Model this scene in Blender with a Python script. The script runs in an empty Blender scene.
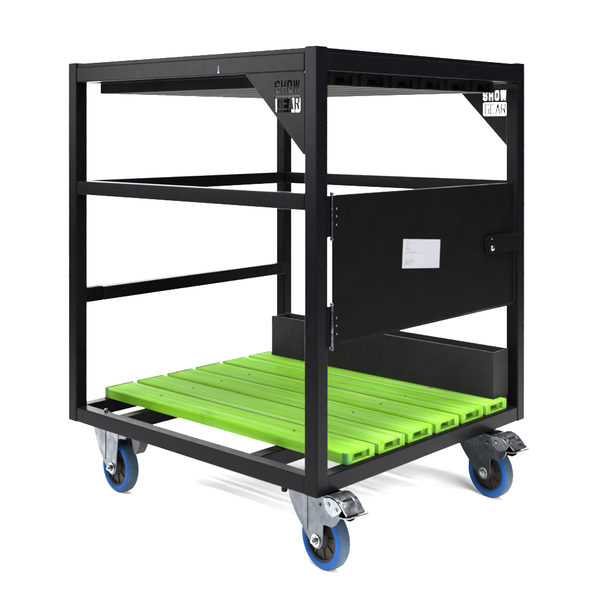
import bpy, bmesh, math, random
from mathutils import Vector, Matrix
random.seed(4)
R = math.radians
scene = bpy.context.scene
COL = scene.collection

# ------------------------------------------------------------------ dimensions (metres)
H0 = 0.188           # underside of the steel frame above the floor
W, D, T = 0.984, 0.921, 0.040
TOP = 1.05
ROOT = Vector((-W / 2, D / 2, 0.0))
UP = Vector((0, 0, H0))

# ------------------------------------------------------------------ materials
def new_mat(name):
    m = bpy.data.materials.new(name)
    m.use_nodes = True
    nt = m.node_tree
    b = nt.nodes['Principled BSDF']
    return m, nt, b

def noise(nt, scale, detail=4, vec=None, rough=0.55):
    n = nt.nodes.new('ShaderNodeTexNoise')
    n.inputs['Scale'].default_value = scale
    n.inputs['Detail'].default_value = detail
    n.inputs['Roughness'].default_value = rough
    if vec is not None:
        nt.links.new(vec, n.inputs['Vector'])
    return n

def position(nt, scl=(1, 1, 1)):
    g = nt.nodes.new('ShaderNodeNewGeometry')
    mp = nt.nodes.new('ShaderNodeMapping')
    mp.inputs['Scale'].default_value = scl
    nt.links.new(g.outputs['Position'], mp.inputs['Vector'])
    return mp.outputs['Vector']

def ramp(nt, fac, stops):
    r = nt.nodes.new('ShaderNodeValToRGB')
    els = r.color_ramp.elements
    while len(els) < len(stops):
        els.new(0.5)
    for e, (p, c) in zip(els, stops):
        e.position = p
        e.color = (c[0], c[1], c[2], 1)
    nt.links.new(fac, r.inputs['Fac'])
    return r

def bump(nt, b, height, strength, dist=0.001):
    bp = nt.nodes.new('ShaderNodeBump')
    bp.inputs['Strength'].default_value = strength
    bp.inputs['Distance'].default_value = dist
    nt.links.new(height, bp.inputs['Height'])
    nt.links.new(bp.outputs['Normal'], b.inputs['Normal'])

def rough_var(nt, b, fac, lo, hi):
    mr = nt.nodes.new('ShaderNodeMapRange')
    mr.inputs['From Min'].default_value = 0.3
    mr.inputs['From Max'].default_value = 0.7
    mr.inputs['To Min'].default_value = lo
    mr.inputs['To Max'].default_value = hi
    nt.links.new(fac, mr.inputs['Value'])
    nt.links.new(mr.outputs['Result'], b.inputs['Roughness'])

def paint(name, c0, c1, rlo, rhi, spec, grain=700, gstr=0.06, blotch=14):
    m, nt, b = new_mat(name)
    v = position(nt)
    n1 = noise(nt, blotch, 5, v)
    r = ramp(nt, n1.outputs['Fac'], [(0.35, c0), (0.7, c1)])
    nt.links.new(r.outputs['Color'], b.inputs['Base Color'])
    n2 = noise(nt, 40, 4, v)
    rough_var(nt, b, n2.outputs['Fac'], rlo, rhi)
    n3 = noise(nt, grain, 2, v)
    bump(nt, b, n3.outputs['Fac'], gstr, 0.0006)
    b.inputs['Specular IOR Level'].default_value = spec
    return m

M = {}
M['black'] = paint('black_powder_coat', (0.0013, 0.0012, 0.0015), (0.0015, 0.0014, 0.0018), 0.26, 0.31, 0.016)
M['door'] = paint('black_sheet_paint', (0.0011, 0.0011, 0.0012), (0.0014, 0.0014, 0.0015), 0.36, 0.5, 0.006)
M['deck_black'] = paint('black_plastic', (0.0014, 0.0014, 0.0014), (0.0024, 0.0024, 0.0024), 0.5, 0.65, 0.002, 500, 0.2)
M['trough'] = paint('charcoal_phenolic_board', (0.0054, 0.0062, 0.0057), (0.0074, 0.0085, 0.0078), 0.6, 0.75, 0.04, 700, 0.3, 22)
M['hole'] = paint('dark_screw', (0.004, 0.005, 0.004), (0.008, 0.009, 0.008), 0.4, 0.5, 0.1)
M['hub'] = paint('black_hub_plastic', (0.003, 0.0028, 0.0028), (0.008, 0.006, 0.005), 0.4, 0.55, 0.06, 500, 0.1, 30)
M['blue'] = paint('blue_rubber', (0.0006, 0.018, 0.075), (0.0011, 0.026, 0.098), 0.4, 0.55, 0.04, 400, 0.2, 25)
M['tread'] = paint('grey_blue_tread', (0.009, 0.017, 0.028), (0.017, 0.027, 0.042), 0.5, 0.65, 0.06, 400, 0.3, 25)
M['sticker'] = paint('pale_sticker_paper', (0.080, 0.0825, 0.089), (0.087, 0.0895, 0.0965), 0.5, 0.6, 0.3, 200, 0.05)
M['print'] = paint('grey_print', (0.06, 0.06, 0.065), (0.10, 0.10, 0.11), 0.5, 0.6, 0.3)
M['mark'] = paint('worn_grey_mark', (0.10, 0.10, 0.11), (0.16, 0.16, 0.17), 0.5, 0.6, 0.1)

def metal(name, c0, c1, rlo, rhi):
    m, nt, b = new_mat(name)
    v = position(nt)
    n1 = noise(nt, 45, 6, v, 0.6)
    r = ramp(nt, n1.outputs['Fac'], [(0.3, c0), (0.72, c1)])
    nt.links.new(r.outputs['Color'], b.inputs['Base Color'])
    b.inputs['Metallic'].default_value = 1.0
    n2 = noise(nt, 110, 4, v)
    rough_var(nt, b, n2.outputs['Fac'], rlo, rhi)
    n3 = noise(nt, 16, 2, v)
    ad = nt.nodes.new('ShaderNodeMath')
    ad.operation = 'MULTIPLY_ADD'
    ad.inputs[1].default_value = 0.04
    nt.links.new(n2.outputs['Fac'], ad.inputs[0])
    nt.links.new(n3.outputs['Fac'], ad.inputs[2])
    bump(nt, b, ad.outputs[0], 0.5, 0.012)
    return m
M['zinc'] = metal('zinc_plated_steel', (0.020, 0.023, 0.027), (0.036, 0.041, 0.046), 0.18, 0.30)
M['pedal'] = metal('plated_pedal_steel', (0.058, 0.063, 0.068), (0.10, 0.107, 0.113), 0.26, 0.38)
M['bolt'] = metal('bright_steel', (0.13, 0.133, 0.137), (0.22, 0.22, 0.22), 0.16, 0.3)

def green_mat(name, mul):
    m, nt, b = new_mat(name)
    v = position(nt, (1.6, 85, 45))
    n1 = noise(nt, 1.0, 6, v, 0.62)
    c = lambda t: tuple(x * mul for x in t)
    r = ramp(nt, n1.outputs['Fac'], [(0.25, c((0.15, 0.40, 0.010))), (0.45, c((0.21, 0.50, 0.020))),
                                     (0.58, c((0.27, 0.53, 0.085))), (0.72, c((0.37, 0.57, 0.24)))])
    v2 = position(nt, (4, 9, 9))
    n2 = noise(nt, 2.2, 5, v2)
    mx = nt.nodes.new('ShaderNodeMixRGB')
    mx.blend_type = 'MULTIPLY'
    r2 = ramp(nt, n2.outputs['Fac'], [(0.3, (0.80, 0.90, 0.75)), (0.65, (1, 1, 1))])
    mx.inputs['Fac'].default_value = 0.8
    nt.links.new(r.outputs['Color'], mx.inputs['Color1'])
    nt.links.new(r2.outputs['Color'], mx.inputs['Color2'])
    n4 = noise(nt, 1.0, 5, position(nt, (7, 16, 16)), 0.7)
    r4 = ramp(nt, n4.outputs['Fac'], [(0.30, (0.62, 0.70, 0.62)), (0.42, (1, 1, 1)), (0.62, (1, 1, 1)), (0.74, (1.0, 1.04, 1.35))])
    m4 = nt.nodes.new('ShaderNodeMixRGB')
    m4.blend_type = 'MULTIPLY'
    m4.inputs['Fac'].default_value = 0.75
    nt.links.new(mx.outputs['Color'], m4.inputs['Color1'])
    nt.links.new(r4.outputs['Color'], m4.inputs['Color2'])
    n5 = noise(nt, 1.0, 1, position(nt, (0.02, 8.2, 0.02)))
    r5 = ramp(nt, n5.outputs['Fac'], [(0.35, (0.86, 0.92, 0.86)), (0.65, (1.08, 1.04, 1.1))])
    m5 = nt.nodes.new('ShaderNodeMixRGB')
    m5.blend_type = 'MULTIPLY'
    m5.inputs['Fac'].default_value = 1.0
    nt.links.new(m4.outputs['Color'], m5.inputs['Color1'])
    nt.links.new(r5.outputs['Color'], m5.inputs['Color2'])
    nt.links.new(m5.outputs['Color'], b.inputs['Base Color'])
    rough_var(nt, b, n2.outputs['Fac'], 0.55, 0.7)
    bump(nt, b, n1.outputs['Fac'], 0.35, 0.002)
    b.inputs['Specular IOR Level'].default_value = 0.01
    return m
M['green'] = green_mat('streaked_green_boards', 0.275)
m, nt, b = new_mat('bare_board_underside')
v = position(nt, (1.5, 60, 1))
n1 = noise(nt, 1.0, 5, v)
r = ramp(nt, n1.outputs['Fac'], [(0.3, (0.026, 0.0257, 0.025)), (0.7, (0.052, 0.0513, 0.05))])
nt.links.new(r.outputs['Color'], b.inputs['Base Color'])
b.inputs['Roughness'].default_value = 0.75
b.inputs['Specular IOR Level'].default_value = 0.0
M['bare'] = m
M['end_shade'] = paint('green_board_end_shade', (0.020, 0.040, 0.018), (0.05, 0.075, 0.04), 0.6, 0.75, 0.1)  # shade at the left board ends, put into the colour
M['green_dark'] = paint('dark_green_end_paint', (0.006, 0.045, 0.010), (0.012, 0.075, 0.016), 0.45, 0.6, 0.1)

m, nt, b = new_mat('white_studio_paper')
n = noise(nt, 3.0, 4, position(nt))
r = ramp(nt, n.outputs['Fac'], [(0.3, (0.86, 0.86, 0.86)), (0.7, (0.88, 0.88, 0.88))])
nt.links.new(r.outputs['Color'], b.inputs['Base Color'])
b.inputs['Roughness'].default_value = 0.9
b.inputs['Specular IOR Level'].default_value = 0.1
M['paper'] = m

# ------------------------------------------------------------------ mesh helpers
def add_box(bm, lo, hi, bev=0.0, seg=2, mi=0):
    lo, hi = Vector(lo), Vector(hi)
    mat = Matrix.Translation((lo + hi) / 2) @ Matrix.Diagonal((*(hi - lo), 1))
    res = bmesh.ops.create_cube(bm, size=1, matrix=mat)
    vs = res['verts']
    for f in {f for v in vs for f in v.link_faces}:
        f.material_index = mi
    if bev:
        es = list({e for v in vs for e in v.link_edges})
        bmesh.ops.bevel(bm, geom=es, offset=bev, segments=seg, profile=0.5, affect='EDGES', material=-1)

def add_prism(bm, pts, axis, lo, hi, bev=0.0, mi=0):
    """closed outline (a,b) extruded along axis from lo to hi; axis 1: pts are (x,z); axis 0: (y,z); axis 2: (x,y)"""
    def P(a, b, c):
        return {0: (c, a, b), 1: (a, c, b), 2: (a, b, c)}[axis]
    n = len(pts)
    va = [bm.verts.new(P(a, b, lo)) for a, b in pts]
    vb = [bm.verts.new(P(a, b, hi)) for a, b in pts]
    fs = [bm.faces.new(va), bm.faces.new(vb[::-1])]
    for i in range(n):
        j = (i + 1) % n
        fs.append(bm.faces.new((va[j], va[i], vb[i], vb[j])))
    bmesh.ops.recalc_face_normals(bm, faces=fs)
    for f in fs:
        f.material_index = mi
    if bev:
        es = list(fs[0].edges) + list(fs[1].edges)
        bmesh.ops.bevel(bm, geom=es, offset=bev, segments=2, profile=0.5, affect='EDGES', material=-1)

def add_lathe(bm, prof, c, axis, n=48, mi=0):
    """prof: (radius, along). rings about axis through c"""
    c = Vector(c)
    rings = []
    for r_, a in prof:
        ring = []
        for k in range(n if r_ > 1e-6 else 1):
            t = 2 * math.pi * k / n
            p = [0, 0, 0]
            o = [i for i in range(3) if i != axis]
            p[axis] = a
            p[o[0]] = r_ * math.cos(t)
            p[o[1]] = r_ * math.sin(t)
            ring.append(bm.verts.new(c + Vector(p)))
        rings.append(ring)
    fs = []
    for A, B in zip(rings, rings[1:]):
        for k in range(n):
            j = (k + 1) % n
            if len(A) == 1 and len(B) == 1:
                break
            if len(A) == 1:
                fs.append(bm.faces.new((A[0], B[k], B[j])))
            elif len(B) == 1:
                fs.append(bm.faces.new((A[k], B[0], A[j])))
            else:
                fs.append(bm.faces.new((A[k], B[k], B[j], A[j])))
    bmesh.ops.recalc_face_normals(bm, faces=fs)
    for f in fs:
        f.material_index = mi

def world_loc(o):
    p = Vector(o.location)
    while o.parent:
        o = o.parent
        p += Vector(o.location)
    return p

def part(name, bm, mats, parent, smooth=True, origin=None):
    """link a bmesh (given in frame coordinates, z=0 at the frame's underside) as ONE part"""
    bmesh.ops.translate(bm, verts=bm.verts, vec=UP)
    xs = [v.co for v in bm.verts]
    lo = Vector([min(v[i] for v in xs) for i in range(3)])
    hi = Vector([max(v[i] for v in xs) for i in range(3)])
    c = (lo + hi) / 2
    bmesh.ops.translate(bm, verts=bm.verts, vec=-c)
    me = bpy.data.meshes.new(name)
    bm.to_mesh(me)
    bm.free()
    if not isinstance(mats, (list, tuple)):
        mats = [mats]
    for mm in mats:
        me.materials.append(mm)
    o = bpy.data.objects.new(name, me)
    COL.objects.link(o)
    if smooth:
        me.shade_smooth()
        try:
            me.set_sharp_from_angle(angle=R(32))
        except Exception:
            me.shade_flat()
        wn = o.modifiers.new('weighted_normals', 'WEIGHTED_NORMAL')
        wn.keep_sharp = True
        wn.weight = 80
    if parent is not None:
        o.parent = parent
        o.location = c - world_loc(parent)
    else:
        o.location = c
    return o

def box_part(name, lo, hi, mat, parent, bev=0.003, seg=3):
    bm = bmesh.new()
    add_box(bm, lo, hi, bev, seg)
    return part(name, bm, mat, parent)

# ------------------------------------------------------------------ setting: floor sweeping up into a backdrop
def build_floor():
    bm = bmesh.new()
    th = R(42.77)
    rt = Vector((math.cos(th), math.sin(th), 0))
    fw = Vector((-math.sin(th), math.cos(th), 0))
    c0 = Vector((-0.5, 0.45, 0))
    prof = [(-7.0, 0.0), (2.6, 0.0)]
    rad = 1.2
    for k in range(1, 13):
        t = R(90) * k / 12
        prof.append((2.6 + rad * math.sin(t), rad - rad * math.cos(t)))
    prof.append((2.6 + rad, 5.2))
    prev = None
    for d, z in prof:
        cur = [bm.verts.new(c0 + rt * s + fw * d + Vector((0, 0, z))) for s in (-5.0, 5.0)]
        if prev:
            bm.faces.new((prev[0], prev[1], cur[1], cur[0]))
        prev = cur
    me = bpy.data.meshes.new('floor')
    bm.to_mesh(me)
    bm.free()
    me.materials.append(M['paper'])
    me.shade_smooth()
    o = bpy.data.objects.new('floor', me)
    COL.objects.link(o)
    o['kind'] = 'structure'
    o['label'] = 'plain white studio floor curving up into a white backdrop'
build_floor()

# ------------------------------------------------------------------ the trolley
cart = bpy.data.objects.new('cage_trolley', None)
cart.empty_display_size = 0.2
COL.objects.link(cart)
cart.location = ROOT
cart['label'] = 'black steel cage trolley with green slatted floor and blue castors on white studio floor'
cart['category'] = 'trolley'

BK = M['black']
# corner posts
for x0, y0 in ((-T, 0), (-W, 0), (-T, D - T), (-W, D - T)):
    box_part('post', (x0, y0, 0), (x0 + T, y0 + T, TOP), BK, cart, 0.0035)

# top rails with a thin raised lip strip
def top_rail(lo, hi, lip_lo, lip_hi):
    bm = bmesh.new()
    add_box(bm, lo, hi, 0.003, 3)
    add_box(bm, lip_lo, lip_hi, 0.0015, 2)
    part('top_rail', bm, BK, cart)
e = 0.0015
za, zb, zc = 0.9925, 1.0365, 1.0475
top_rail((-W + T, e, za), (-T, T - e, zb), (-W + T, 0.005, zb - .002), (-T, T - .006, zc))
top_rail((-W + T, D - T + e, za), (-T, D - e, zb), (-W + T, D - T + .006, zb - .002), (-T, D - .005, zc))
top_rail((-T + e, T, za), (-e, D - T, zb), (-T + .006, T, zb - .002), (-.005, D - T, zc))
top_rail((-W + e, T, za), (-W + T - e, D - T, zb), (-W + .005, T, zb - .002), (-W + T - .006, D - T, zc))
# bottom rails
for lo, hi in (((-W + T, e, .001), (-T, T - e, .044)), ((-W + T, D - T + e, .001), (-T, D - e, .044)),
               ((-T + e, T, .001), (-e, D - T, .044)), ((-W + e, T, .001), (-W + T - e, D - T, .044))):
    box_part('bottom_rail', lo, hi, BK, cart)
# crossbars under the green floor
for x in (-0.792, -0.262):
    box_part('crossbar', (x, T - e, .0015), (x + .040, D - T + e, .0435), BK, cart)
# middle rails: front, back and left
zm0, zm1 = 0.6655, 0.7050
box_part('middle_rail', (-W + T, e, zm0), (-T, T - e, zm1), BK, cart)
box_part('middle_rail', (-W + T, D - T + e, zm0), (-T, D - e, zm1), BK, cart)
box_part('middle_rail', (-W + e, T, zm0), (-W + T - e, D - T, zm1), BK, cart)
# lower side rail on the left with its darker end sleeve
lr = box_part('side_rail', (-W + .006, .096, .346), (-W + T + .006, D - T + .002, .386), BK, cart)
box_part('rail_sleeve', (-W + .008, T - .002, .3445), (-W + T - .002, .099, .3875), M['door'], lr, 0.002)
# small stop nub under the front rail and weld nub on the bottom frame
for x, y in ((-0.115, 0.012),):
    bm = bmesh.new()
    add_lathe(bm, [(0, -.011), (.006, -.011), (.0075, -.008), (.0075, .003), (0, .003)], (x, y, 0), 2, 16)
    part('stop_nub', bm, BK, cart)
bm = bmesh.new()
add_lathe(bm, [(0, .007), (.004, .006), (.0065, .002), (.007, -.003), (0, -.003)], (-0.845, 0.034, .0445), 2, 14)
part('weld_nub', bm, M['zinc'], cart)

# ---- slatted decks
def slat_deck(name, x0, x1, y0, z0, z1, mats, pitch=0.1217, width=0.1070, n=6, caps=True):
    bm = bmesh.new()
    depth = 0.009
    ch = 0.0038
    for k in range(n):
        a, b_ = y0 + k * pitch + random.uniform(-.0008, .0008), 0
        b_ = a + width
        dz = random.uniform(-.0006, .0006)
        xs0, xs1 = x0 + random.uniform(-.002, .002), x1 + random.uniform(-.0012, .0012)
        zt = z1 + dz
        gd, gw = 0.0011, 0.0034            # two shallow grooves run along each board
        outer = [(a + .001, z0), (b_ - .001, z0), (b_, z0 + .001), (b_, zt - ch), (b_ - ch, zt)]
        for g_ in (a + width * .68, a + width * .32):
            outer += [(g_ + gw, zt), (g_, zt - gd), (g_ - gw, zt)]
        outer += [(a + ch, zt), (a, zt - ch), (a, z0 + .001)]
        hy0, hy1, hz0, hz1 = a + .020, b_ - .020, z0 + .0030, zt - .0065
        fs = []
        O = [[bm.verts.new((x, p, q)) for p, q in outer] for x in (xs0, xs1)]
        n_ = len(outer)
        for i in range(n_):
            j = (i + 1) % n_
            fs.append(bm.faces.new((O[0][i], O[0][j], O[1][j], O[1][i])))
        for end, x in ((0, xs0), (1, xs1)):
            q = [(hy0, hz0), (hy1, hz0), (hy1, hz1), (hy0, hz1)]
            I = [bm.verts.new((x, p, r_)) for p, r_ in q]
            I2 = [bm.verts.new((x + (depth if end == 0 else -depth), p, r_)) for p, r_ in q]
            o = O[end]
            fs.append(bm.faces.new((o[0], o[1], I[1], I[0])))
            fs.append(bm.faces.new((o[1], o[2], o[3], o[4], I[2], I[1])))
            fs.append(bm.faces.new([o[4]] + o[5:12] + [I[3], I[2]]))
            fs.append(bm.faces.new((o[11], o[12], o[13], o[0], I[0], I[3])))
            for i in range(4):
                j = (i + 1) % 4
                fs.append(bm.faces.new((I[i], I[j], I2[j], I2[i])))
            # a smaller, deeper socket in the middle of the recess
            qs = [(a + .038, z0 + .007), (b_ - .038, z0 + .007), (b_ - .038, zt - .012), (a + .038, zt - .012)]
            sx = depth if end == 0 else -depth
            J = [bm.verts.new((x + sx, p, r_)) for p, r_ in qs]
            J2 = [bm.verts.new((x + sx * 3, p, r_)) for p, r_ in qs]
            for i in range(4):
                j = (i + 1) % 4
                fs.append(bm.faces.new((I2[i], I2[j], J[j], J[i])))
                fs.append(bm.faces.new((J[i], J[j], J2[j], J2[i])))
            fs.append(bm.faces.new(J2))
        bmesh.ops.recalc_face_normals(bm, faces=fs)
    for f in bm.faces:                      # the boards are painted on top and bare underneath
        if f.normal.z < -0.9 and f.calc_center_median().z < z0 + .001:
            f.material_index = 1
    d = part(name, bm, mats, cart)
    return d

deck = slat_deck('slatted_floor', -0.976, -0.016, 0.1275, 0.0446, 0.0740, [M['green'], M['bare']])
deck['label'] = 'bright green slatted floor of six boards'
# dark painted ends on the front board
for a, b_ in ((-0.9700, -0.960), (-0.031, -0.0155)):
    box_part('board_end', (a, 0.1262, 0.0455), (b_, 0.134, 0.0728), M['green_dark'], deck, 0.001)
for k in range(6):  # dark strips that paint in the shaded left edge of each board
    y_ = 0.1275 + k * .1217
    box_part('board_end', (-0.9788, y_ + .001, 0.0465), (-0.9700, y_ + .106, 0.0748), M['end_shade'], deck, 0.001)
# countersunk screws holding the boards to the crossbars
bm = bmesh.new()
add_lathe(bm, [(0, .0004), (.0026, .0004), (.0031, 0), (.0031, -.002), (0, -.002)], (0, 0, 0), 2, 14)
screw0 = part('screw', bm, M['hole'], deck)
first = True
base = world_loc(deck)
for x in (-0.772, -0.242):
    for k in range(6):
        for dy in (.050 + random.uniform(-.004, .004),):
            p = Vector((x + random.uniform(-.004, .004), 0.1275 + k * .1217 + dy, 0.0743)) + UP
            s = screw0 if first else screw0.copy()
            if not first:
                COL.objects.link(s)
                s.parent = deck
            s.location = p - base
            first = False
topdeck = slat_deck('slatted_shelf', -0.9055, -0.016, 0.060, 0.9600, 0.9915, [M['deck_black'], M['bare']])
topdeck['label'] = 'black slatted shelf under the top rails'

# ---- parts bin along the back
def trough():
    bm = bmesh.new()
    x0, x1, y0, y1, z0, z1, t = -0.9275, -0.0315, 0.800, 0.8795, 0.0752, 0.2095, 0.010
    add_box(bm, (x0, y0, z0), (x1, y0 + t, z1), .001)
    add_box(bm, (x0, y1 - t, z0), (x1, y1, z1 + .002), .001)
    add_box(bm, (x0 + .0005, y0 + t, z0), (x0 + t, y1 - t, z1 - .001), .001)
    add_box(bm, (x1 - t, y0 + t, z0), (x1 - .0005, y1 - t, z1 - .001), .001)
    add_box(bm, (x0 + t, y0 + t, z0), (x1 - t, y1 - t, z0 + t), 0)
    add_box(bm, (x0 + .002, .8395, .0462), (x1 - .002, y1 - .001, z0), .001)
    part('storage_bin', bm, M['trough'], cart)
trough()

# ---- gussets with cut-out lettering
def rectp(x0, y0, x1, y1, c=0.0):
    if c == 0:
        return [(x0, y0), (x1, y0), (x1, y1), (x0, y1)]
    return [(x0 + c, y0), (x1 - c, y0), (x1, y0 + c), (x1, y1 - c), (x1 - c, y1), (x0 + c, y1), (x0, y1 - c), (x0, y0 + c)]

def letter(ch, w, h, t):
    """outlines (even-odd) of one condensed block letter in a w x h cell with stroke t"""
    c = t * 0.55
    m = h / 2
    if ch == 'S':
        return [[(c, 0), (w - c, 0), (w, c), (w, m + t / 2 - c), (w - c, m + t / 2), (t, m + t / 2), (t, h - t), (w - t, h - t), (w - t, h - t * 1.7), (w, h - t * 1.7),
                 (w, h - c), (w - c, h), (c, h), (0, h - c), (0, m - t / 2 + c), (c, m - t / 2), (w - t, m - t / 2), (w - t, t), (t, t), (t, t * 1.7), (0, t * 1.7), (0, c)]]
    if ch == 'H':
        return [[(0, 0), (t, 0), (t, m - t / 2), (w - t, m - t / 2), (w - t, 0), (w, 0), (w, h), (w - t, h), (w - t, m + t / 2), (t, m + t / 2), (t, h), (0, h)]]
    if ch == 'O':
        return [rectp(0, 0, w, h, c), rectp(t, t, w - t, h - t, c * .4)]
    if ch == 'W':
        q = w / 4
        return [[(q - t * .55, 0), (q + t * .55, 0), (2 * q, h * .62), (3 * q - t * .55, 0), (3 * q + t * .55, 0), (w + t * .1, h), (w - t * .8, h), (3 * q, h * .30),
                 (2 * q + t * .5, h), (2 * q - t * .5, h), (q, h * .30), (t * .8, h), (-t * .1, h)]]
    if ch == 'G':
        return [[(c, 0), (w - c, 0), (w, c), (w, m + t * .4), (w * .52, m + t * .4), (w * .52, m - t * .5), (w - t, m - t * .5), (w - t, t), (t, t), (t, h - t), (w - t, h - t),
                 (w - t, h - t * 1.9), (w, h - t * 1.9), (w, h - c), (w - c, h), (c, h), (0, h - c), (0, c)]]
    if ch == 'E':
        return [[(0, 0), (w, 0), (w, t), (t, t), (t, m - t / 2), (w * .88, m - t / 2), (w * .88, m + t / 2), (t, m + t / 2), (t, h - t), (w, h - t), (w, h), (0, h)]]
    if ch == 'A':
        return [[(0, 0), (t, 0), (t * 1.3, h * .22), (w - t * 1.3, h * .22), (w - t, 0), (w, 0), (w * .5 + t * .6, h), (w * .5 - t * .6, h)],
                [(t * 1.3 + w * .07, h * .22 + t * .8), (w - t * 1.3 - w * .07, h * .22 + t * .8), (w * .5, h * .80)]]
    if ch == 'R':
        return [[(0, 0), (t, 0), (t, m - t * .4), (w * .45, m - t * .4), (w - t, 0), (w + t * .1, 0), (w * .80, m - t * .2), (w, m + c), (w, h - c), (w - c, h), (0, h)],
                rectp(t, m + t * .5, w - t, h - t, c * .3)]

def gusset(y0, y1, t_show, t_gear, label):
    cu = bpy.data.curves.new('gusset_outline', 'CURVE')
    cu.dimensions = '2D'
    cu.fill_mode = 'BOTH'
    def poly(pts):
        s = cu.splines.new('POLY')
        s.points.add(len(pts) - 1)
        for p, (a, b) in zip(s.points, pts):
            p.co = (a, b, 0, 1)
        s.use_cyclic_u = True
    xr, xl, zt, zbm = -0.0425, -0.2390, 0.9922, 0.7965
    poly([(xr - .004, zt), (xr, zt - .004), (xr, zbm), (xr - .0025, zbm), (xl, zt - .0025), (xl, zt)])
    # SHOW : letters cut through
    xs = -0.1385
    sw, gap = 0.0163, 0.0043
    zS0, zS1 = 0.9425, 0.9725
    for k, ch in enumerate('SHOW'):
        w = sw if ch != 'W' else 0.0190
        for pl in letter(ch, w, zS1 - zS0, t_show):
            poly([(xs + a, zS0 + b) for a, b in pl])
        xs += w + gap
    # GEAR : box cut through, letters left standing in it
    bx0, bx1, bz0, bz1 = -0.1385, -0.0550, 0.8960, 0.9365
    poly(rectp(bx0, bz0, bx1, bz1, 0.0035))
    xs = bx0 + .0066
    for ch in 'GEAR':
        w = 0.0152
        for pl in letter(ch, w, 0.0295, t_gear):
            poly([(xs + a, bz0 + .0062 + b) for a, b in pl])
        xs += w + 0.0038
    cu.extrude = (y1 - y0) / 2
    ob = bpy.data.objects.new('tmp_outline', cu)
    COL.objects.link(ob)
    dg = bpy.context.evaluated_depsgraph_get()
    me = bpy.data.meshes.new_from_object(ob.evaluated_get(dg))
    bpy.data.objects.remove(ob)
    bm = bmesh.new()
    bm.from_mesh(me)
    bpy.data.meshes.remove(me)
    ym = (y0 + y1) / 2
    for v in bm.verts:
        a, b, c = v.co
        v.co = (a, ym + c, b)          # local z (thickness) -> y
    bmesh.ops.remove_doubles(bm, verts=bm.verts, dist=1e-6)
    bmesh.ops.recalc_face_normals(bm, faces=bm.faces)
    # hair-thin bridges that keep the standing letters in the box
    xs = bx0 + .0066
    for ch in 'GEAR':
        for fx in (.0012,):
            add_box(bm, (xs + fx, y0 + .0004, bz0 - .001), (xs + fx + .0010, y1 - .0004, bz0 + .0072))
        xs += .0190
    g = part('corner_gusset', bm, BK, cart, smooth=False)
    g['label'] = label
gusset(0.003, 0.006, 0.0050, 0.0038, 'front corner gusset with cut-out lettering')
gusset(D - .012, D - .009, 0.0062, 0.0024, 'rear corner gusset with cut-out lettering')

# pale arrow-shaped mark on the front top rail
bm = bmesh.new()
add_prism(bm, [(-.3395, .9975), (-.3315, .9975), (-.3345, 1.0035), (-.3348, 1.0165), (-.3362, 1.0165), (-.3365, 1.0035)], 1, 0.0008, 0.0022)
part('rail_mark', bm, M['mark'], cart)

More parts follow.
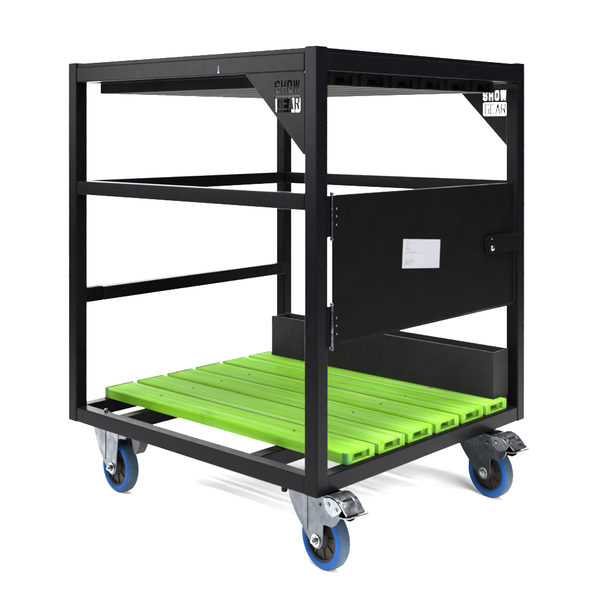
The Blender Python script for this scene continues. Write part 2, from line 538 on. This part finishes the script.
# ---- side flap (door)
def door():
    y0, y1, z0, z1 = 0.0565, 0.8565, 0.3435, 0.7000
    bm = bmesh.new()
    c = 0.009
    # folded pan: outline in (x,z), chamfered lower edge, extruded along y
    pts = [(-.018, z0), (-c + .001, z0), (0.0, z0 + c), (0.0, z1 - .0015), (-.0015, z1), (-.018, z1), (-.018, z1 - .003), (-.003, z1 - .003), (-.003, z0 + c + .002), (-c - .001, z0 + .003), (-.018, z0 + .003)]
    add_prism(bm, pts[:5] + [(-.0035, z1), (-.0035, z0 + c + .002), (-c - .001, z0 + .003)], 1, y0, y0 + .03)
    add_prism(bm, pts, 1, y0 + .03, y1)
    add_box(bm, (-.018, y1 - .0035, z0 + .003), (-.0032, y1 - .0005, z1 - .003))
    d = part('side_flap', bm, M['door'], cart)
    d['label'] = 'black sheet steel side flap with sticker'
    # rolled edge at the latch side, split by the latch
    for a, b_ in ((.556, z1 - .004), (z0 + .01, .506)):
        box_part('edge_strip', (-.001, y1 - .006, a), (.0035, y1 + .001, b_), BK, d, .0015)
    # hinges: leaf with rolled knuckle, ball tips and screws
    for a, b_ in ((.6000, .7030), (.3430, .4440)):
        bm = bmesh.new()
        add_box(bm, (.0002, T - .006, a + .003), (.0015, y0 + .018, b_ - .003), .0005)
        h = part('hinge', bm, M['door'], d)
        kn = bmesh.new()
        yk, xk = 0.0490, 0.003
        L = b_ - a
        for s in range(3):
            s0, s1 = a + L * s / 3 + .0004, a + L * (s + 1) / 3 - .0004
            add_lathe(kn, [(0, s0), (.0030, s0), (.0036, s0 + .001), (.0036, s1 - .001), (.0030, s1), (0, s1)], (xk, yk, 0), 2, 16)
        for zz, sg in ((a, -1), (b_, 1)):
            add_lathe(kn, [(.0038, zz - sg * .002), (.0050, zz + sg * .0005), (.0046, zz + sg * .004), (.0025, zz + sg * .0062), (0, zz + sg * .0068)], (xk, yk, 0), 2, 16)
        part('hinge_pin', kn, M['zinc'], h)
        for zz in (a + .030, a + .050, a + .068):
            sm = bmesh.new()
            add_lathe(sm, [(0, .0034), (.0016, .0032), (.0028, .0018), (.0030, -.001), (0, -.001)], (.0010, y0 + .0105, zz), 0, 12)
            part('screw', sm, M['zinc'], h)
    # sticker, slightly crooked
    A = [(0.3286, 0.5768), (0.4905, 0.5632), (0.4850, 0.4886), (0.3235, 0.5028)]
    bm = bmesh.new()
    add_prism(bm, A, 0, -.0002, .0007)
    st = part('sticker', bm, M['sticker'], d)
    st['label'] = 'pale white sticker with faint grey print'
    bm = bmesh.new()
    ux = Vector((A[1][0] - A[0][0], A[1][1] - A[0][1]))
    uy = Vector((A[3][0] - A[0][0], A[3][1] - A[0][1]))
    def bar(a0, b0, a1, b1):
        P = []
        for a, b in ((a0, b0), (a1, b0), (a1, b1), (a0, b1)):
            p = Vector(A[0]) + ux * a + uy * b
            P.append((p.x, p.y))
        add_prism(bm, P, 0, .0005, .0010)
    # emblem, heading words and two address lines as faint as in the photograph
    bar(.10, .10, .115, .36); bar(.145, .08, .16, .36); bar(.10, .10, .16, .12); bar(.10, .33, .16, .36); bar(.115, .20, .145, .23)
    def words(b0, b1, a0, a1, wl):
        a = a0
        while a < a1:
            n_ = random.uniform(*wl)
            k = a
            while k < min(a + n_, a1):
                g_ = random.uniform(.010, .016)
                bar(k, b0 + random.choice((0, 0, .012)), k + g_ * .65, b1)
                k += g_
            a += n_ + .022
    words(.43, .475, .075, .50, (.07, .2))
    words(.70, .735, .075, .26, (.05, .12))
    words(.765, .80, .075, .33, (.05, .1))
    words(.83, .865, .075, .22, (.04, .1))
    part('print', bm, M['print'], st, smooth=False)
    # latch strap reaching over to the rear post
    bm = bmesh.new()
    pts = []
    zl0, zl1 = .5045, .5560
    rr = (zl1 - zl0) / 2
    for k in range(13):
        t = R(90 + 180 * k / 12)
        pts.append((.7220 + rr * .95 * math.cos(t), zl0 + rr + rr * math.sin(t)))
    pts += [(.8790, zl0 + .002), (.8790, zl1 + .0015)]
    add_prism(bm, pts, 0, .0025, .0075, .0012)
    add_box(bm, (.007, .745, zl1 - .006), (.0105, .8760, zl1 - .0005), .001)
    l = part('latch', bm, M['door'], d)
    bm = bmesh.new()
    add_lathe(bm, [(.0135, .0065), (.0130, .0095), (.0112, .0105), (0, .0105)], (0, .7230, .5265), 0, 32)
    part('latch_boss', bm, BK, l)
    bm = bmesh.new()
    add_lathe(bm, [(.0080, .0100), (.0078, .0135), (.0062, .0155), (.003, .0166), (0, .0168)], (0, .7260, .5215), 0, 24)
    part('latch_bolt', bm, M['bolt'], l)
    bm = bmesh.new()
    add_lathe(bm, [(.0042, .0070), (.0040, .0092), (.002, .0104), (0, .0106)], (0, .7290, .5490), 0, 16)
    part('rivet', bm, M['zinc'], l)
door()

# ---- castors
RW = 0.0735
def castor(cx, cy, rz, braked, label):
    zc_ = -H0 + RW
    bm = bmesh.new()
    if braked:
        leg = [(-.106, .105), (-.1065, .094), (-.098, .074), (-.082, .050), (-.0645, .031), (-.042, .010), (-.022, -.008), (-.012, -.017), (0, -.0205), (.012, -.017), (.020, -.008),
               (.0235, .006), (.0245, .041), (.030, .045), (.056, .046), (.070, .054), (.080, .070), (.084, .090), (.082, .105)]
    else:
        leg = [(-.098, .105), (-.096, .090), (-.082, .060), (-.062, .030), (-.042, .010), (-.022, -.008), (-.012, -.017), (0, -.0205), (.012, -.017), (.020, -.008),
               (.024, .006), (.028, .045), (.032, .080), (.036, .105)]
    yl = .0265
    for s in (-1, 1):
        a, b_ = (s * yl, s * (yl + .0040))
        add_prism(bm, leg, 1, min(a, b_), max(a, b_), .0017)
    xr = .082 if braked else .036
    # crown joining the two legs, rounded at its leading edge
    crown = [(-.104, .104), (-.100, .1085), (-.080, .1115), (xr - .006, .1115), (xr, .1075), (xr, .1035), (-.090, .1000)]
    add_prism(bm, crown, 1, -yl - .0035, yl + .0035, .0015)
    # swivel race and top plate
    sx = -.050
    add_lathe(bm, [(0, .1105), (.034, .1105), (.037, .1125), (.037, .1140), (.030, .1148), (0, .1148)], (sx, 0, 0), 2, 36)
    add_box(bm, (sx - .046, -.040, .1130), (sx + .050, .040, .1162), .001)
    # pressed crease on the outer leg and rivets
    for s in (-1, 1):
        y = s * (yl + .0040)
        add_box(bm, (-.036, min(y, y + s * .0016), .018), (-.030, max(y, y + s * .0016), .100), .0007)
        if braked:
            add_lathe(bm, [(.0048, 0), (.0045, s * .002), (.002, s * .0034), (0, s * .0036)], (.014, y, .088), 1, 16)
    if not braked:
        # dark stop bracket behind the wheel
        add_prism(bm, [(.080, .108), (.128, .108), (.126, .090), (.112, .066), (.104, .058), (.098, .064)], 1, -.018, .012, 0, 1)
    bmesh.ops.rotate(bm, verts=bm.verts, cent=(0, 0, 0), matrix=Matrix.Rotation(rz, 3, 'Z'))
    bmesh.ops.translate(bm, verts=bm.verts, vec=(cx, cy, zc_))
    f = part('castor', bm, [M['zinc'], M['hole']], cart)
    f['label'] = label
    def place(name, bm, mats, smooth=True):
        bmesh.ops.rotate(bm, verts=bm.verts, cent=(0, 0, 0), matrix=Matrix.Rotation(rz, 3, 'Z'))
        bmesh.ops.translate(bm, verts=bm.verts, vec=(cx, cy, zc_))
        return part(name, bm, mats, f, smooth)
    hw = .0200
    # tyre: grey tread (0) between blue shoulders (1)
    bm = bmesh.new()
    tr = [(RW - .0035, -hw + .004), (RW - .001, -hw + .0075), (RW, -.006), (RW, .006), (RW - .001, hw - .0075), (RW - .0035, hw - .004)]
    add_lathe(bm, tr, (0, 0, 0), 1, 72, 0)
    for s in (-1, 1):
        sh = [(RW - .0035, s * (hw - .004)), (RW - .0065, s * (hw - .0015)), (RW - .011, s * (hw - .0003)), (.060, s * hw), (.0565, s * (hw - .0015)), (.054, s * (hw - .004)), (.0532, s * (hw - .009))]
        add_lathe(bm, sh, (0, 0, 0), 1, 72, 1)
    bmesh.ops.remove_doubles(bm, verts=bm.verts, dist=1e-5)
    bmesh.ops.recalc_face_normals(bm, faces=bm.faces)
    place('tyre', bm, [M['tread'], M['blue']])
    bm = bmesh.new()
    for s in (-1, 1):
        add_lathe(bm, [(.0540, s * (hw - .008)), (.0532, s * (hw - .0045)), (.0492, s * (hw - .004)), (.0465, s * (hw - .0105)), (.024, s * (hw - .0095)), (.021, s * (hw - .001)), (.016, s * (hw + .006)), (0, s * (hw + .006))], (0, 0, 0), 1, 56)
        for k in range(8):
            t = 2 * math.pi * k / 8 + .2
            d1, d2 = Vector((math.cos(t), 0, math.sin(t))), Vector((-math.sin(t), 0, math.cos(t)))
            ya, yb = s * (hw - .0115), s * (hw - .0070)
            q = []
            for rr, ww in ((.020, -.002), (.0480, -.0015), (.0480, .0015), (.020, .002)):
                q.append(d1 * rr + d2 * ww)
            va = [bm.verts.new(p + Vector((0, ya, 0))) for p in q]
            vb = [bm.verts.new(p + Vector((0, yb, 0))) for p in q]
            fs = [bm.faces.new(vb)] + [bm.faces.new((va[i], va[(i + 1) % 4], vb[(i + 1) % 4], vb[i])) for i in range(4)]
            bmesh.ops.recalc_face_normals(bm, faces=fs)
    place('hub', bm, M['hub'])
    bm = bmesh.new()
    yo = yl + .0040
    add_lathe(bm, [(.0080, -yo - .001), (.0080, yo + .001)], (0, 0, 0), 1, 20)      # the axle runs through the wheel
    for s in (-1, 1):
        add_lathe(bm, [(.0150, s * yo), (.0150, s * (yo + .0018)), (.0120, s * (yo + .0024)), (0, s * (yo + .0024))], (0, 0, 0), 1, 28)
        add_lathe(bm, [(.0095, s * (yo + .002)), (.0095, s * (yo + .0085)), (.0082, s * (yo + .0098)), (0, s * (yo + .0098))], (0, 0, 0), 1, 6)
        add_lathe(bm, [(.0046, s * (yo + .009)), (.0046, s * (yo + .0135)), (.0038, s * (yo + .0145)), (0, s * (yo + .0145))], (0, 0, 0), 1, 18)
    place('axle_bolt', bm, M['bolt'])
    if braked:
        bm = bmesh.new()
        t = .0028
        up = [(.026, .1105), (.045, .1165), (.066, .1185), (.088, .1155), (.108, .1075), (.126, .0965), (.146, .0865)]
        sq = lambda P: [(.026 + (a - .026) * .68, b) for a, b in P]
        up = sq(up)
        outl = up + [(a - .0012, b - t) for a, b in reversed(up)]
        add_prism(bm, outl, 1, -.029, .029, .0008)
        # side cheeks
        ck = [(.030, .109), (.064, .1150), (.088, .1120), (.108, .1040), (.124, .0945), (.116, .0870), (.100, .0800), (.080, .0730), (.058, .0760), (.040, .0860)]
        ck = sq(ck)
        for s in (-1, 1):
            y0_, y1_ = s * .0295, s * .0330
            add_prism(bm, ck, 1, min(y0_, y1_), max(y0_, y1_), .001)
        # lower release lip
        lp = [(.078, .0790), (.104, .0775), (.130, .0795), (.160, .0850), (.161, .0822), (.130, .0765), (.104, .0742), (.078, .0760)]
        add_prism(bm, sq(lp), 1, -.030, .030, .0007)
        # pressed ribs, stop window and pivot rivets on the pedal
        for y in (-.0195, .0195):
            add_prism(bm, sq([(.050, .1166), (.086, .1153), (.112, .1047), (.113, .1062), (.087, .1168), (.050, .1181)]), 1, y - .0045, y + .0045, .0006)
        add_prism(bm, sq([(.116, .1015), (.124, .0970), (.125, .0998), (.117, .1043)]), 1, -.020, .020, .0008)
        for s in (-1, 1):
            add_lathe(bm, [(.0062, s * .0325), (.0058, s * .0355), (.003, s * .0372), (0, s * .0374)], (.047, 0, .098), 1, 18)
            add_lathe(bm, [(.0042, s * .0325), (.004, s * .0350), (0, s * .0362)], (.075, 0, .093), 1, 16)
        place('brake_pedal', bm, M['pedal'])
    return f
castor(-0.031, 0.066, R(-8), True, 'braked castor under the front corner')
castor(-0.820, 0.066, R(-5), False, 'castor without brake pedal under the left corner')
castor(-0.012, 0.754, R(-8), True, 'braked castor under the rear corner')
castor(-0.820, 0.850, R(4), False, 'castor without brake pedal under the far corner')

# ------------------------------------------------------------------ studio light
w = bpy.data.worlds.new('World')
scene.world = w
w.use_nodes = True
bg = w.node_tree.nodes['Background']
bg.inputs['Color'].default_value = (1, 1, 1, 1)
bg.inputs['Strength'].default_value = 0.06

def area(name, loc, target, sx, sy, power, spread=180, color=(1, 1, 1)):
    l = bpy.data.lights.new(name, 'AREA')
    l.shape = 'RECTANGLE'
    l.size, l.size_y = sx, sy
    l.energy = power
    l.spread = R(spread)
    l.color = color
    o = bpy.data.objects.new(name, l)
    COL.objects.link(o)
    o.location = loc
    o.rotation_euler = (Vector(target) - Vector(loc)).to_track_quat('-Z', 'Y').to_euler()
    o['kind'] = 'structure'
    return o
area('overhead_softbox', (0.4, 0.1, 3.4), (0.1, 0.3, 0), 3.0, 3.0, 760, 80)
area('key_softbox', (-2.75, -2.45, 1.60), (-0.5, 0.1, 1.15), 1.7, 1.4, 138, 90, (0.975, 0.955, 1.0))
area('backdrop_light', (-1.3, 1.5, 3.6), (-2.3, 2.6, 0.1), 3.4, 2.0, 760, 100)
area('low_fill', (-3.6, 0.8, 0.95), (-0.5, 0.4, 0.0), 2.0, 1.7, 170, 140)  # added low fill, brightens the floor beneath the trolley
area('floor_fill', (2.9, -0.7, 1.5), (0.1, 0.4, 0.0), 1.8, 1.8, 110, 100)  # added fill, lightens the floor shadow right of and under the trolley

# ------------------------------------------------------------------ camera (level, with a vertical shift as in the photograph)
cam = bpy.data.cameras.new('camera')
co = bpy.data.objects.new('camera', cam)
COL.objects.link(co)
scene.camera = co
co.location = (1.62566, -1.81453, 0.85559 + H0)
co.rotation_euler = (R(90), 0, R(42.7733))
cam.sensor_width = 36
cam.lens = 1053.51 / 600 * 36
cam.shift_y = -(300 - 129.34) / 600
cam.clip_end = 100
scene.view_settings.view_transform = 'Standard'
scene.view_settings.look = 'None'
scene.view_settings.exposure = -0.65
